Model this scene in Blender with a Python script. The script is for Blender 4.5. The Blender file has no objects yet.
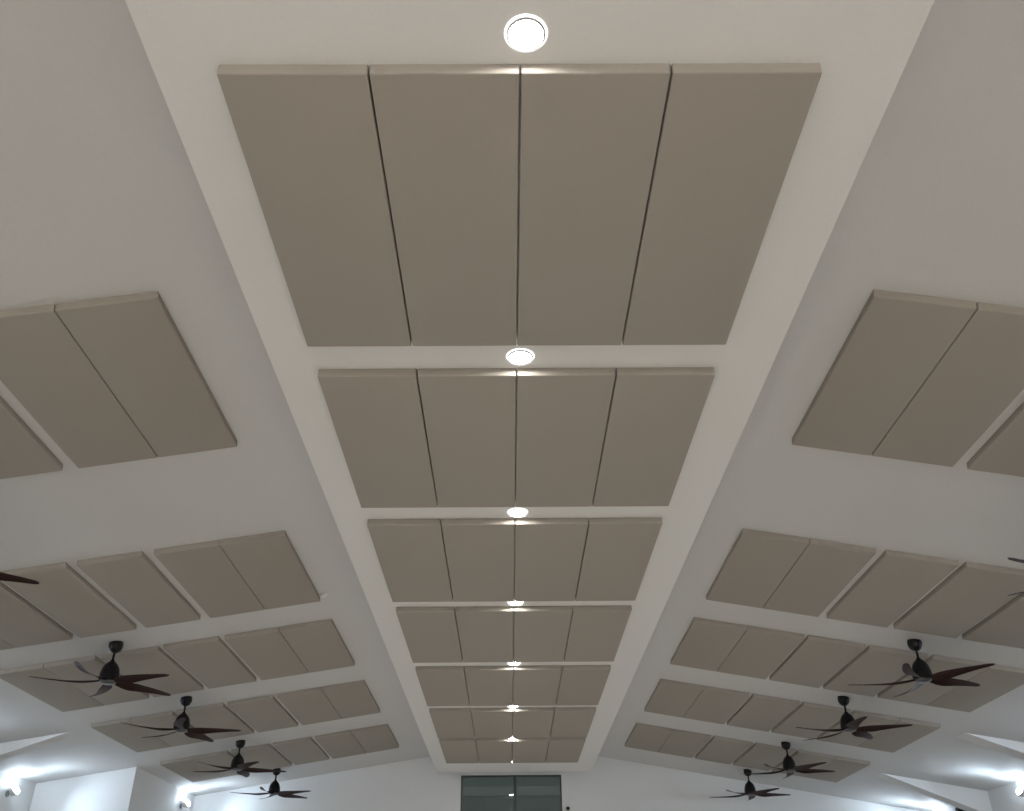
import bpy, bmesh, math, random
from mathutils import Vector, Matrix
random.seed(4)
scene = bpy.context.scene
col = scene.collection
CAM = 1.5                       # eye height above the floor

# ---------------------------------------------------------------- camera
F, PITCH, YAW, ROLL = 900.05, .547196, .00642, .008506
def c2w(a, u, d):
    c, s = math.cos(-ROLL), math.sin(-ROLL); a, u = a*c-u*s, a*s+u*c
    cp, sp = math.cos(PITCH), math.sin(PITCH); b = d*cp-u*sp; z = d*sp+u*cp
    c, s = math.cos(-YAW), math.sin(-YAW)
    return Vector((a*c-b*s, a*s+b*c, z))
cd = bpy.data.cameras.new('camera'); cam = bpy.data.objects.new('camera', cd); col.objects.link(cam)
r_, u_, b_ = c2w(1,0,0), c2w(0,1,0), -c2w(0,0,1)
m = Matrix((r_, u_, b_)).transposed().to_4x4(); m.translation = (0, 0, CAM)
cam.matrix_world = m
cd.sensor_fit = 'HORIZONTAL'; cd.sensor_width = 36; cd.lens = F/1024*36; cd.clip_end = 200
scene.camera = cam

# ---------------------------------------------------------------- world, exposure
w = bpy.data.worlds.new('World'); scene.world = w; w.use_nodes = True
w.node_tree.nodes['Background'].inputs[0].default_value = (.075, .088, .086, 1)
w.node_tree.nodes['Background'].inputs[1].default_value = 1
vs = scene.view_settings
vs.view_transform = 'Standard'; vs.look = 'None'; vs.gamma = 1; vs.use_curve_mapping = False
vs.exposure = 0.06
DOWN = 100        # downlight lens radiance
BEAM = 345        # downlight beam, watts
SCONCE = 165      # wall spotlight radiance
SPOT = 64        # wall spotlight beam, watts
FILL = 1050        # added fill lamp behind the viewer, watts

# ---------------------------------------------------------------- materials
def mat(name, rgb, rough=.6, metal=0, bump=0, bscale=60, vary=0, emit=None, es=0, spec=None):
    m = bpy.data.materials.new(name); m.use_nodes = True; nt = m.node_tree; b = nt.nodes['Principled BSDF']
    b.inputs['Base Color'].default_value = (*rgb, 1); b.inputs['Roughness'].default_value = rough; b.inputs['Metallic'].default_value = metal
    if spec is not None: b.inputs['Specular IOR Level'].default_value = spec
    tc = nt.nodes.new('ShaderNodeTexCoord')
    if vary:
        n = nt.nodes.new('ShaderNodeTexNoise'); n.inputs['Scale'].default_value = bscale*.5; n.inputs['Detail'].default_value = 4
        mx = nt.nodes.new('ShaderNodeMix'); mx.data_type = 'RGBA'
        mx.inputs[6].default_value = (*[c*(1-vary) for c in rgb], 1); mx.inputs[7].default_value = (*[min(1, c*(1+vary)) for c in rgb], 1)
        nt.links.new(tc.outputs['Object'], n.inputs['Vector']); nt.links.new(n.outputs['Fac'], mx.inputs[0]); nt.links.new(mx.outputs[2], b.inputs['Base Color'])
    if bump:
        n = nt.nodes.new('ShaderNodeTexNoise'); n.inputs['Scale'].default_value = bscale; n.inputs['Detail'].default_value = 3
        bp = nt.nodes.new('ShaderNodeBump'); bp.inputs['Strength'].default_value = bump; bp.inputs['Distance'].default_value = .004
        nt.links.new(tc.outputs['Object'], n.inputs['Vector']); nt.links.new(n.outputs['Fac'], bp.inputs['Height']); nt.links.new(bp.outputs['Normal'], b.inputs['Normal'])
    if emit:
        b.inputs['Emission Color'].default_value = (*emit, 1); b.inputs['Emission Strength'].default_value = es
    return m
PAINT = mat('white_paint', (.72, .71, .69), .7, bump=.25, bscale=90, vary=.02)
SLOPEP = mat('shaded_white_paint', (.60, .592, .58), .7, bump=.3, bscale=80, vary=.03)  # slopes darker than the strip: their shade is put into the colour
WALLP = mat('wall_paint', (.72, .725, .725), .7, bump=.2, bscale=90)
FLOOR = mat('floor_tile', (.37, .345, .31), .5, vary=.06, bscale=6)
def fabric():
    m = mat('taupe_fabric', (.38, .335, .285), .95, spec=.1)
    nt = m.node_tree; b = nt.nodes['Principled BSDF']; tc = nt.nodes.new('ShaderNodeTexCoord')
    n = nt.nodes.new('ShaderNodeTexNoise'); n.inputs['Scale'].default_value = 220; n.inputs['Detail'].default_value = 2
    mx = nt.nodes.new('ShaderNodeMix'); mx.data_type = 'RGBA'; mx.inputs[6].default_value = (.31, .284, .248, 1); mx.inputs[7].default_value = (.38, .346, .305, 1)
    bp = nt.nodes.new('ShaderNodeBump'); bp.inputs['Strength'].default_value = .3; bp.inputs['Distance'].default_value = .002
    nt.links.new(tc.outputs['Object'], n.inputs['Vector']); nt.links.new(n.outputs['Fac'], mx.inputs[0]); nt.links.new(mx.outputs[2], b.inputs['Base Color'])
    nt.links.new(n.outputs['Fac'], bp.inputs['Height']); nt.links.new(bp.outputs['Normal'], b.inputs['Normal'])
    return m
FABRIC = fabric()
BLACK = mat('black_enamel', (.008, .007, .008), .38, spec=.25)
def walnut():
    m = mat('dark_walnut', (.05, .016, .010), .5, spec=.15); nt = m.node_tree; b = nt.nodes['Principled BSDF']
    tc = nt.nodes.new('ShaderNodeTexCoord'); mp = nt.nodes.new('ShaderNodeMapping'); mp.inputs['Scale'].default_value = (3, 60, 60)
    n = nt.nodes.new('ShaderNodeTexNoise'); n.inputs['Scale'].default_value = 1.2; n.inputs['Detail'].default_value = 5
    mx = nt.nodes.new('ShaderNodeMix'); mx.data_type = 'RGBA'; mx.inputs[6].default_value = (.010, .004, .003, 1); mx.inputs[7].default_value = (.034, .010, .006, 1)
    nt.links.new(tc.outputs['Object'], mp.inputs[0]); nt.links.new(mp.outputs[0], n.inputs['Vector']); nt.links.new(n.outputs['Fac'], mx.inputs[0]); nt.links.new(mx.outputs[2], b.inputs['Base Color'])
    return m
WALNUT = walnut()
CHROME = mat('brushed_metal', (.62, .62, .64), .22, 1)
CAPM = mat('dark_chrome', (.16, .155, .16), .35, 1)
RING = mat('grey_trim', (.30, .30, .30), .4)
LENS = mat('downlight_lens', (.9, .9, .9), .5, emit=(1, .98, .95), es=DOWN)
RIM = mat('bloom_rim', (.9, .9, .9), .5, emit=(1, 1, 1), es=1.2)  # added emissive ring imitating the bloom around the lens
SLENS = mat('spot_lens', (.9, .9, .9), .5, emit=(.70, .85, 1), es=SCONCE)
GREYM = mat('grey_metal', (.25, .26, .27), .4, .6)
FRAMEM = mat('dark_frame', (.035, .045, .045), .4)
WPLAST = mat('white_plastic', (.75, .75, .74), .4)
def glass():
    m = bpy.data.materials.new('tinted_glass'); m.use_nodes = True; nt = m.node_tree; nt.nodes.clear()
    o = nt.nodes.new('ShaderNodeOutputMaterial'); t = nt.nodes.new('ShaderNodeBsdfTransparent'); t.inputs[0].default_value = (.74, .78, .77, 1)
    g = nt.nodes.new('ShaderNodeBsdfGlossy'); g.inputs['Roughness'].default_value = .02; g.inputs[0].default_value = (.86, .92, .91, 1)
    fr = nt.nodes.new('ShaderNodeFresnel'); fr.inputs[0].default_value = 1.9
    mx = nt.nodes.new('ShaderNodeMixShader'); nt.links.new(fr.outputs[0], mx.inputs[0]); nt.links.new(t.outputs[0], mx.inputs[1]); nt.links.new(g.outputs[0], mx.inputs[2]); nt.links.new(mx.outputs[0], o.inputs[0])
    return m
GLASS = glass()

# ---------------------------------------------------------------- helpers
def box(bm, x0, x1, y0, y1, z0, z1):
    v = [bm.verts.new(p) for p in ((x0,y0,z0),(x1,y0,z0),(x1,y1,z0),(x0,y1,z0),(x0,y0,z1),(x1,y0,z1),(x1,y1,z1),(x0,y1,z1))]
    for f in ((3,2,1,0),(4,5,6,7),(0,1,5,4),(1,2,6,5),(2,3,7,6),(3,0,4,7)): bm.faces.new([v[i] for i in f])
def prism_y(bm, poly, y0, y1):          # polygon in XZ extruded along Y
    a = [bm.verts.new((x, y0, z)) for x, z in poly]; b = [bm.verts.new((x, y1, z)) for x, z in poly]
    bm.faces.new(a); bm.faces.new(b[::-1]); n = len(a)
    for i in range(n): bm.faces.new([a[i], b[i], b[(i+1)%n], a[(i+1)%n]])
def lathe(bm, prof, n=32, M=None):      # profile of (r, z), closed by caps where r = 0
    rings = []
    for r, z in prof:
        if r < 1e-6: rings.append([bm.verts.new((0, 0, z))])
        else: rings.append([bm.verts.new((r*math.cos(2*math.pi*i/n), r*math.sin(2*math.pi*i/n), z)) for i in range(n)])
    for A, B in zip(rings, rings[1:]):
        for i in range(n):
            j = (i+1) % n
            q = [A[i % len(A)], A[j % len(A)], B[j % len(B)], B[i % len(B)]]
            q2 = []
            for v in q:
                if v not in q2: q2.append(v)
            if len(q2) > 2: bm.faces.new(q2)
    if M is not None: bmesh.ops.transform(bm, matrix=M, verts=[v for R in rings for v in R])
def tube(bm, pts, r, n=10):
    pts = [Vector(p) for p in pts]; rings = []
    for i, p in enumerate(pts):
        d = (pts[min(i+1, len(pts)-1)]-pts[max(i-1, 0)]).normalized(); a = d.orthogonal().normalized(); b = d.cross(a)
        rings.append([bm.verts.new(p+a*r*math.cos(2*math.pi*k/n)+b*r*math.sin(2*math.pi*k/n)) for k in range(n)])
    for A, B in zip(rings, rings[1:]):
        for i in range(n): bm.faces.new([A[i], A[(i+1)%n], B[(i+1)%n], B[i]])
    bm.faces.new(rings[0][::-1]); bm.faces.new(rings[-1])
def obj(name, bm, m, parent=None, smooth=False):
    bmesh.ops.recalc_face_normals(bm, faces=bm.faces)
    me = bpy.data.meshes.new(name); bm.to_mesh(me); bm.free(); me.materials.append(m)
    if smooth:
        for p in me.polygons: p.use_smooth = True
        me.set_sharp_from_angle(angle=math.radians(35))
    o = bpy.data.objects.new(name, me); col.objects.link(o)
    if parent: o.parent = parent
    return o
def tag(o, label, cat, group=None):
    o['label'] = label; o['category'] = cat
    if group: o['group'] = group
    return o
def thing(name, label, cat, loc, group=None):
    o = bpy.data.objects.new(name, None); col.objects.link(o); o.location = loc; o.empty_display_size = .1
    return tag(o, label, cat, group)
def struct(name, bm, m, parent=None):
    o = obj(name, bm, m, parent)
    if parent is None: o['kind'] = 'structure'
    return o
def dup(root, loc, rotz=0, label=None):
    r = root.copy(); col.objects.link(r); r.location = loc; r.rotation_euler = (0, 0, rotz)
    if label: r['label'] = label
    for ch in list(root.children):
        c = ch.copy(); col.objects.link(c); c.parent = r
        for g in list(ch.children):
            d = g.copy(); col.objects.link(d); d.parent = c
    return r

# ---------------------------------------------------------------- the room
H = 3.021+CAM                                   # underside of the central strip
def zs(x):                                      # underside of the two ceiling slopes
    return CAM + (3.399-.154*(-x-2.084) if x < .139 else 3.39-.170*(x-2.203))
SLOPE = {-1: (.154, 2.084), 1: (.170, 2.203)}
Y0, YW = -6.0, 19.5
XL, XLI, XR = -7.93, -6.3, 8.3
bm = bmesh.new(); box(bm, XL-.2, XR+.2, Y0-.2, YW+.2, -.2, 0); struct('floor', bm, FLOOR)
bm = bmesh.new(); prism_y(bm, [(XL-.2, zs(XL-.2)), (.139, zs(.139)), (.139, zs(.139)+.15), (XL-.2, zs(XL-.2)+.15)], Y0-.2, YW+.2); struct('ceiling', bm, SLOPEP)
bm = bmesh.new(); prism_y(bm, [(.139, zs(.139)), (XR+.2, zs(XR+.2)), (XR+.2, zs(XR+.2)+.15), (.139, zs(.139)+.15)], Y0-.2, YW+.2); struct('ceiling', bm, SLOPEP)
SX0, SX1, SYE = -1.405, 1.60, 18.66
bm = bmesh.new(); prism_y(bm, [(SX0, H), (SX1, H), (SX1, zs(SX1)+.02), (.139, zs(.139)+.02), (SX0, zs(SX0)+.02)], Y0, SYE); struct('ceiling', bm, PAINT)
# end wall with the window opening
WX0, WX1, WZ0, WZ1 = -.97, 1.06, 1.9, 3.10+CAM
bm = bmesh.new()
ztop = lambda x: zs(x)+.05
prism_y(bm, [(XL-.2, 0), (WX0, 0), (WX0, ztop(WX0)), (XL-.2, ztop(XL-.2))], YW, YW+.2)
prism_y(bm, [(WX1, 0), (XR+.2, 0), (XR+.2, ztop(XR+.2)), (WX1, ztop(WX1))], YW, YW+.2)
box(bm, WX0, WX1, YW, YW+.2, 0, WZ0)
prism_y(bm, [(WX0, WZ1), (WX1, WZ1), (WX1, ztop(WX1)), (.139, ztop(.139)), (WX0, ztop(WX0))], YW, YW+.2)
struct('wall_back', bm, WALLP)
bm = bmesh.new(); prism_y(bm, [(XL-.2, 0), (XR+.2, 0), (XR+.2, ztop(XR+.2)), (.139, ztop(.139)), (XL-.2, ztop(XL-.2))], Y0-.2, Y0); struct('wall_front', bm, WALLP)
bm = bmesh.new(); box(bm, XL-.2, XL, Y0, YW, 0, zs(XL)+.03); struct('wall_left', bm, WALLP)
bm = bmesh.new(); prism_y(bm, [(XL, 0), (XLI, 0), (XLI, zs(XLI)+.02), (XL, zs(XL)+.02)], 16.2, YW); struct('wall_left', bm, WALLP)
bm = bmesh.new(); box(bm, XR, XR+.2, Y0, YW, 0, zs(XR)+.03); struct('wall_right', bm, WALLP)
# tapered haunches under the outer ceiling
def haunch(n, sgn, xa, xe, y, k, th):
    za = zs(sgn*xa)
    bm = bmesh.new(); prism_y(bm, [(sgn*(xa-.02), za+.02), (sgn*xa, za), (sgn*xe, za-k*(xe-xa)), (sgn*xe, zs(sgn*xe)+.02)], y, y+th)
    struct('trim_%d' % n, bm, WALLP)
haunch(1, 1, 6.53, XR, 13.42, .37, .3); haunch(2, 1, 6.53, XR, 16.8, .40, .3); haunch(3, -1, 6.29, -XL, 13.42, .345, .24)
# window
wd = bpy.data.objects.new('window_1', None); col.objects.link(wd); wd.location = ((WX0+WX1)/2, YW+.04, WZ0); wd['kind'] = 'structure'
hx, hz = (WX1-WX0)/2, WZ1-WZ0; mx_ = .12-(WX0+WX1)/2
bm = bmesh.new(); f = .032
box(bm, -hx, hx, -.03, .05, hz-f, hz); box(bm, -hx, hx, -.03, .05, 0, f); box(bm, -hx, -hx+f, -.03, .05, f, hz-f); box(bm, hx-f, hx, -.03, .05, f, hz-f); box(bm, mx_-.03, mx_+.03, -.03, .05, f, hz-f)
obj('window_frame', bm, FRAMEM, wd)
for a, b in ((-hx+f, mx_-.03), (mx_+.03, hx-f)):
    bm = bmesh.new(); box(bm, a, b, 0, .012, f, hz-f); obj('window_pane', bm, GLASS, wd)

# ---------------------------------------------------------------- acoustic panels
T = .055
def panel_mesh(wd_, ln):
    bm = bmesh.new(); box(bm, 0, wd_, 0, ln, -T, 0)
    es = [e for e in bm.edges if not all(abs(v.co.z) < 1e-6 for v in e.verts)]
    bmesh.ops.bevel(bm, geom=es, offset=.009, segments=3, affect='EDGES', profile=.6)
    bmesh.ops.recalc_face_normals(bm, faces=bm.faces)
    me = bpy.data.meshes.new('acoustic_panel'); bm.to_mesh(me); bm.free(); me.materials.append(FABRIC)
    for p in me.polygons: p.use_smooth = True
    me.set_sharp_from_angle(angle=math.radians(40))
    return me
CY = [2.349, 4.524, 6.718, 8.881, 11.093, 13.296, 15.418]
CYE = [a+1.868 for a in CY[:-1]]+[15.418+1.868+.25]
CYE[-1] = 17.38
ORD = ['nearest', 'second', 'third', 'fourth', 'fifth', 'sixth', 'farthest']
POS4 = ['far left', 'second from left', 'third from left', 'far right']
me_c = panel_mesh(.593, 1.868); me_last = panel_mesh(.593, CYE[-1]-CY[-1])
for r in range(7):
    for k in range(4):
        o = bpy.data.objects.new('acoustic_panel', me_c if r < 6 else me_last); col.objects.link(o)
        o.location = (-1.14+.6*k+.002, CY[r], H)
        tag(o, 'taupe fabric acoustic panel, %s in the %s row under the central strip' % (POS4[k], ORD[r]), 'acoustic panel', 'acoustic panels under the central ceiling strip')
SY = [4.243, 7.799, 10.399, 13.179, 16.089]
POS6 = ['innermost', 'second from centre', 'third from centre', 'fourth from centre', 'fifth from centre', 'outermost']
RN = ['nearest', 'second', 'third', 'fourth', 'farthest']
EDGE = {(-1, 0): [(0, .594), (.6, 1.19), (1.305, 1.885), (1.995, 2.585)],
        (-1, 1): [(0, .604), (.61, 1.20), (1.305, 1.89), (1.99, 2.59), (2.665, 3.26), (3.266, 3.85)],
        (1, 0): [(0, .598), (.604, 1.21), (1.315, 1.96), (2.04, 2.70)],
        (1, 1): [(0, .615), (.621, 1.225), (1.315, 1.965), (2.035, 2.70), (2.765, 3.37), (3.376, 3.95)],
        -1: [(0, .614), (.62, 1.25), (1.318, 1.95), (2.015, 2.66), (2.725, 3.30), (3.306, 3.845)],
        1: [(0, .620), (.626, 1.28), (1.33, 1.99), (2.04, 2.70), (2.755, 3.38), (3.386, 3.95)]}
cache = {}
for sgn in (-1, 1):
    t, inn = SLOPE[sgn]; ang = math.atan(t)
    for r in range(5):
        for k, (a, b) in enumerate(EDGE.get((sgn, r), EDGE[sgn])):
            wd_ = round(b-a, 3)
            if wd_ not in cache: cache[wd_] = panel_mesh(wd_, 1.84)
            o = bpy.data.objects.new('acoustic_panel', cache[wd_]); col.objects.link(o)
            e = a if sgn > 0 else b
            x = sgn*(inn+e*math.cos(ang)); o.location = (x, SY[r], zs(x)); o.rotation_euler = (0, sgn*ang, 0)
            tag(o, 'pale taupe acoustic panel, %s of the %s row on the %s ceiling slope' % (POS6[k], RN[r], 'left' if sgn < 0 else 'right'), 'acoustic panel', 'acoustic panels on the %s slope' % ('left' if sgn < 0 else 'right'))

# ---------------------------------------------------------------- downlights
def make_downlight():
    t = thing('downlight', '', 'downlight', (0, 0, 0), 'recessed downlights along the central strip')
    bm = bmesh.new(); lathe(bm, [(.065, 0), (.065, -.011), (.0695, -.015), (.0745, -.011), (.0745, 0)], 48); obj('trim_ring', bm, RING, t, True)
    bm = bmesh.new(); lathe(bm, [(.0645, 0), (.0645, -.004), (.06, -.008), (.04, -.010), (0, -.011)], 48); obj('lens', bm, LENS, t, True)
    bm = bmesh.new(); lathe(bm, [(.0750, 0), (.0750, -.006), (.080, -.007), (.0845, 0)], 48); obj('bloom_rim', bm, RIM, t, True)
    ld = bpy.data.lights.new('downlight_beam', 'SPOT'); ld.energy = BEAM; ld.color = (1, .98, .95); ld.spot_size = math.radians(125); ld.spot_blend = .6; ld.shadow_soft_size = .05
    lo = bpy.data.objects.new('downlight_beam', ld); col.objects.link(lo); lo.parent = t; lo.location = (0, 0, -.03)
    return t
d0 = make_downlight()
DL = [(.08, 2.21), (.08, 4.40), (.08, 6.60), (.075, 8.765), (.07, 10.975), (.065, 13.20), (.06, 15.34), (.06, 17.52)]
DN = ['glowing round downlight before the nearest panel row, largest and topmost in view'] + \
     ['glowing round downlight in the gap between the %s and %s central panel rows' % (ORD[i], ORD[i+1]) for i in range(6)] + \
     ['tiny glowing downlight past the farthest central panel row, above the window']
for i, (x, y) in enumerate(DL):
    if i == 0: d0.location = (x, y, H); d0['label'] = DN[0]
    else: dup(d0, (x, y, H), 0, DN[i])
for i, y in enumerate((-.02, -2.2, -4.4)):      # unseen lamps added behind the viewer for soft light, in the same row
    dup(d0, (.08, y, H), 0, ['added round downlight over the viewer', 'added round downlight just behind the viewer', 'rearmost added round downlight behind the viewer'][i])

# ---------------------------------------------------------------- ceiling fans
def blade_bm():
    bm = bmesh.new(); N = 22; M_ = 6; top = []; bot = []
    for i in range(N+1):
        u = i/N; r = .085+u*.715
        if u < .3: ch = .060+(.150-.060)*math.sin(u/.3*math.pi/2)
        else: ch = .150-(.150-.058)*((u-.3)/.7)**1.1
        if u > .95: ch *= math.sqrt(max(.02, 1-((u-.95)/.05)**2*.85))
        pitch = math.radians(24-14*u)
        sweep = -.045*math.sin(u*math.pi*.9)+.05*u*u
        zc = -.018*math.sin(min(1, u/.35)*math.pi/2)+.018*max(0, u-.2)**1.5
        th = .011-.005*u; ra = []; rb = []
        for j in range(M_+1):
            s = (j/M_-.5)*ch; camber = .10*ch*(1-(2*j/M_-1)**2)
            y = sweep+s*math.cos(pitch); z = zc-s*math.sin(pitch)+camber*.6; e = th*(1-abs(2*j/M_-1)**3*.8)/2
            ra.append(bm.verts.new((r, y, z+e))); rb.append(bm.verts.new((r, y, z-e)))
        top.append(ra); bot.append(rb)
    for i in range(N):
        for j in range(M_):
            bm.faces.new([top[i][j], top[i+1][j], top[i+1][j+1], top[i][j+1]])
            bm.faces.new([bot[i][j+1], bot[i+1][j+1], bot[i+1][j], bot[i][j]])
        bm.faces.new([top[i][0], bot[i][0], bot[i+1][0], top[i+1][0]]); bm.faces.new([top[i][M_], top[i+1][M_], bot[i+1][M_], bot[i][M_]])
    for i in (0, N):
        for j in range(M_): bm.faces.new([top[i][j], top[i][j+1], bot[i][j+1], bot[i][j]])
    return bm
# the thing's origin is the ceiling point; the rotor (with its own turn) hangs below
def make_fan():
    t = thing('ceiling_fan', '', 'ceiling fan', (0, 0, 0), 'ceiling fans hanging from the slopes')
    bm = bmesh.new(); lathe(bm, [(0, .02), (.066, .02), (.073, .0), (.078, -.03), (.074, -.062), (.056, -.095), (.026, -.115), (0, -.118)], 36); obj('canopy', bm, BLACK, t, True)
    bm = bmesh.new(); lathe(bm, [(0, -.11), (.0135, -.11), (.0135, -.225), (0, -.225)], 16); obj('downrod', bm, BLACK, t, True)
    bm = bmesh.new(); lathe(bm, [(0, -.195), (.022, -.197), (.028, -.212), (.050, -.228), (.074, -.255), (.092, -.295), (.103, -.345), (.106, -.390), (.104, -.425), (.09, -.430), (0, -.430)], 40); mo = obj('motor_housing', bm, BLACK, t, True)
    bm = bmesh.new(); lathe(bm, [(0, -.428), (.088, -.428), (.092, -.434), (.086, -.446), (.06, -.458), (0, -.463)], 40); obj('bottom_cap', bm, CAPM, t, True)
    me = None
    for k in range(5):
        if me is None:
            b = obj('blade', blade_bm(), WALNUT, t, True); me = b.data
        else:
            b = bpy.data.objects.new('blade', me); col.objects.link(b); b.parent = t
        b.location = (0, 0, -.43); b.rotation_euler = (0, 0, math.radians(72*k))
    return t
fan0 = make_fan()
FANS = [(-4.5, 6.6, 26, 'dark five-blade ceiling fan at left edge with only one blade tip in view'),
        (-4.43, 10.1, 50, 'black and walnut ceiling fan on left slope, nearest one fully in view'),
        (-4.42, 12.65, 0, 'black and walnut ceiling fan on left slope, second one fully in view'),
        (-4.43, 15.6, 18, 'black and walnut ceiling fan on left slope, third one fully in view'),
        (-4.42, 18.25, 48, 'farthest and smallest ceiling fan on left slope, beside the end wall'),
        (4.60, 6.6, 44, 'dark five-blade ceiling fan at right edge with only blade tips in view'),
        (4.58, 10.05, 18, 'black and walnut ceiling fan on right slope, nearest one fully in view'),
        (4.60, 12.65, 48, 'black and walnut ceiling fan on right slope, second one fully in view'),
        (4.62, 15.75, 8, 'black and walnut ceiling fan on right slope, third one fully in view'),
        (4.58, 18.4, 6, 'farthest and smallest ceiling fan on right slope, beside the end wall')]
for i, (x, y, a, lab) in enumerate(FANS):
    if i == 0: fan0.location = (x, y, zs(x)); fan0.rotation_euler = (0, 0, math.radians(a)); fan0['label'] = lab
    else: dup(fan0, (x, y, zs(x)), math.radians(a), lab)

# ---------------------------------------------------------------- wall spotlights
def make_spot():                                # built on a wall whose face points to +X
    t = thing('wall_spotlight', '', 'wall light', (0, 0, 0), 'bright spotlights high on the side walls')
    bm = bmesh.new(); lathe(bm, [(0, 0), (.05, 0), (.05, .014), (.04, .022), (0, .022)], 24, Matrix.Rotation(math.pi/2, 4, 'Y')); obj('wall_plate', bm, GREYM, t, True)
    bm = bmesh.new(); tube(bm, [(.015, 0, 0), (.05, 0, .0), (.075, 0, .01)], .011); obj('arm', bm, GREYM, t, True)
    R = Matrix.Translation((.085, 0, .012)) @ Matrix.Rotation(math.radians(50), 4, 'Y')
    bm = bmesh.new(); lathe(bm, [(0, -.045), (.03, -.04), (.055, -.01), (.068, .03), (.070, .045), (.062, .045), (.05, .03), (0, .02)], 28, R); obj('lamp_head', bm, WPLAST, t, True)
    bm = bmesh.new(); lathe(bm, [(.0, .035), (.061, .045), (.060, .060), (.045, .080), (.022, .092), (0, .095)], 28, R); obj('lens', bm, SLENS, t, True)
    ld = bpy.data.lights.new('spot_beam', 'SPOT'); ld.energy = SPOT; ld.color = (.68, .83, 1); ld.spot_size = math.radians(150); ld.spot_blend = .6; ld.shadow_soft_size = .06
    lo = bpy.data.objects.new('spot_beam', ld); col.objects.link(lo); lo.parent = t; lo.location = (.20, 0, .0); lo.rotation_euler = (0, math.radians(-70), 0)
    return t
s0 = make_spot()
s0.location = (XL, 15.35, 2.22+CAM); s0['label'] = 'glowing spotlight on the outer left wall at the left picture edge'
dup(s0, (XLI, 18.75, 2.47+CAM), 0, 'glowing spotlight on the inner left wall beside the end wall')
dup(s0, (XR, 15.5, 2.12+CAM), math.pi, 'glowing spotlight on the right wall at the right picture edge')
dup(s0, (XR, 18.85, 2.12+CAM), math.pi, 'spotlight on the right wall hidden behind the second haunch')

for i, y in enumerate((12.0, 8.6, 5.2)):  # unseen spotlights added to brighten the aisles from outside the view
    dup(s0, (XL, y, 2.22+CAM), 0, 'unseen added spotlight on the outer left wall, %s before the picture edge' % ('one bay', 'two bays', 'three bays')[i])
    dup(s0, (XR, y, 2.12+CAM), math.pi, 'unseen added spotlight on the right wall, %s before the picture edge' % ('one bay', 'two bays', 'three bays')[i])
# unseen lamps added behind the viewer; the front wall bounces their fill light
def make_fill_lamp():
    t = thing('added_fill_lamp', '', 'lamp', (0, 0, 0), 'added fill lamps behind the viewer')
    bm = bmesh.new(); tube(bm, [(0, 0, 0), (0, 0, -.12)], .012); obj('stem', bm, GREYM, t, True)
    R = Matrix.Translation((0, 0, -.16)) @ Matrix.Rotation(math.radians(50), 4, 'X')
    bm = bmesh.new(); lathe(bm, [(0, .06), (.05, .06), (.055, -.06), (.045, -.06), (.04, -.03), (0, -.03)], 24, R); obj('lamp_head', bm, WPLAST, t, True)
    ld = bpy.data.lights.new('fill_beam', 'SPOT'); ld.energy = FILL; ld.color = (1, .94, .88); ld.spot_size = math.radians(120); ld.spot_blend = .8; ld.shadow_soft_size = .05
    lo = bpy.data.objects.new('fill_beam', ld); col.objects.link(lo); lo.parent = t; lo.location = (0, -.08, -.22); lo.rotation_euler = (math.radians(-50), 0, 0)
    return t
w0 = make_fill_lamp()
for i, x in enumerate((-5.5, -2.6, 2.6, 5.5)):
    lab = 'added fill lamp behind the viewer, %s along the front wall' % ('far left', 'centre left', 'centre right', 'far right')[i]
    if i == 0: w0.location = (x, -4.2, zs(x)); w0['label'] = lab
    else: dup(w0, (x, -4.2, zs(x)), 0, lab)

# ---------------------------------------------------------------- small things
t = thing('wall_fixture', 'small black fixture on the right wall under the tapered haunch', 'fixture', (XR, 17.6, 2.17+CAM))
bm = bmesh.new(); box(bm, -.05, 0, -.03, .03, -.03, .03); obj('bracket', bm, WPLAST, t)
bm = bmesh.new(); box(bm, -.25, -.05, -.07, .07, -.08, .03); bmesh.ops.bevel(bm, geom=list(bm.edges), offset=.015, segments=2, affect='EDGES'); obj('housing', bm, BLACK, t)
t = thing('security_camera', 'tiny black device on the end wall right of the window', 'camera', (1.17, YW, 2.47+CAM))
bm = bmesh.new(); lathe(bm, [(0, 0), (.03, 0), (.03, .012), (0, .012)], 20, Matrix.Rotation(math.pi/2, 4, 'X')); obj('base', bm, WPLAST, t)
bm = bmesh.new(); lathe(bm, [(0, .01), (.028, .012), (.038, .04), (.03, .075), (0, .085)], 24, Matrix.Rotation(math.radians(100), 4, 'X')); obj('housing', bm, BLACK, t, True)
bm = bmesh.new(); box(bm, 1.165, 1.18, YW-.01, YW, 2.49+CAM, 3.0+CAM); tag(obj('cable_trunking', bm, WPLAST), 'thin pale cable trunking running down the end wall right of the window', 'cable cover')
x, y = -2.04, 9.57
bm = bmesh.new(); lathe(bm, [(0, -.03), (.03, -.028), (.045, -.015), (.05, 0), (0, 0)], 28)
o = obj('smoke_detector', bm, WPLAST, None, True); o.location = (x, y, zs(x)); o.rotation_euler = (0, -math.atan(.154), 0)
tag(o, 'small round white detector on left slope beside the second panel row', 'detector')
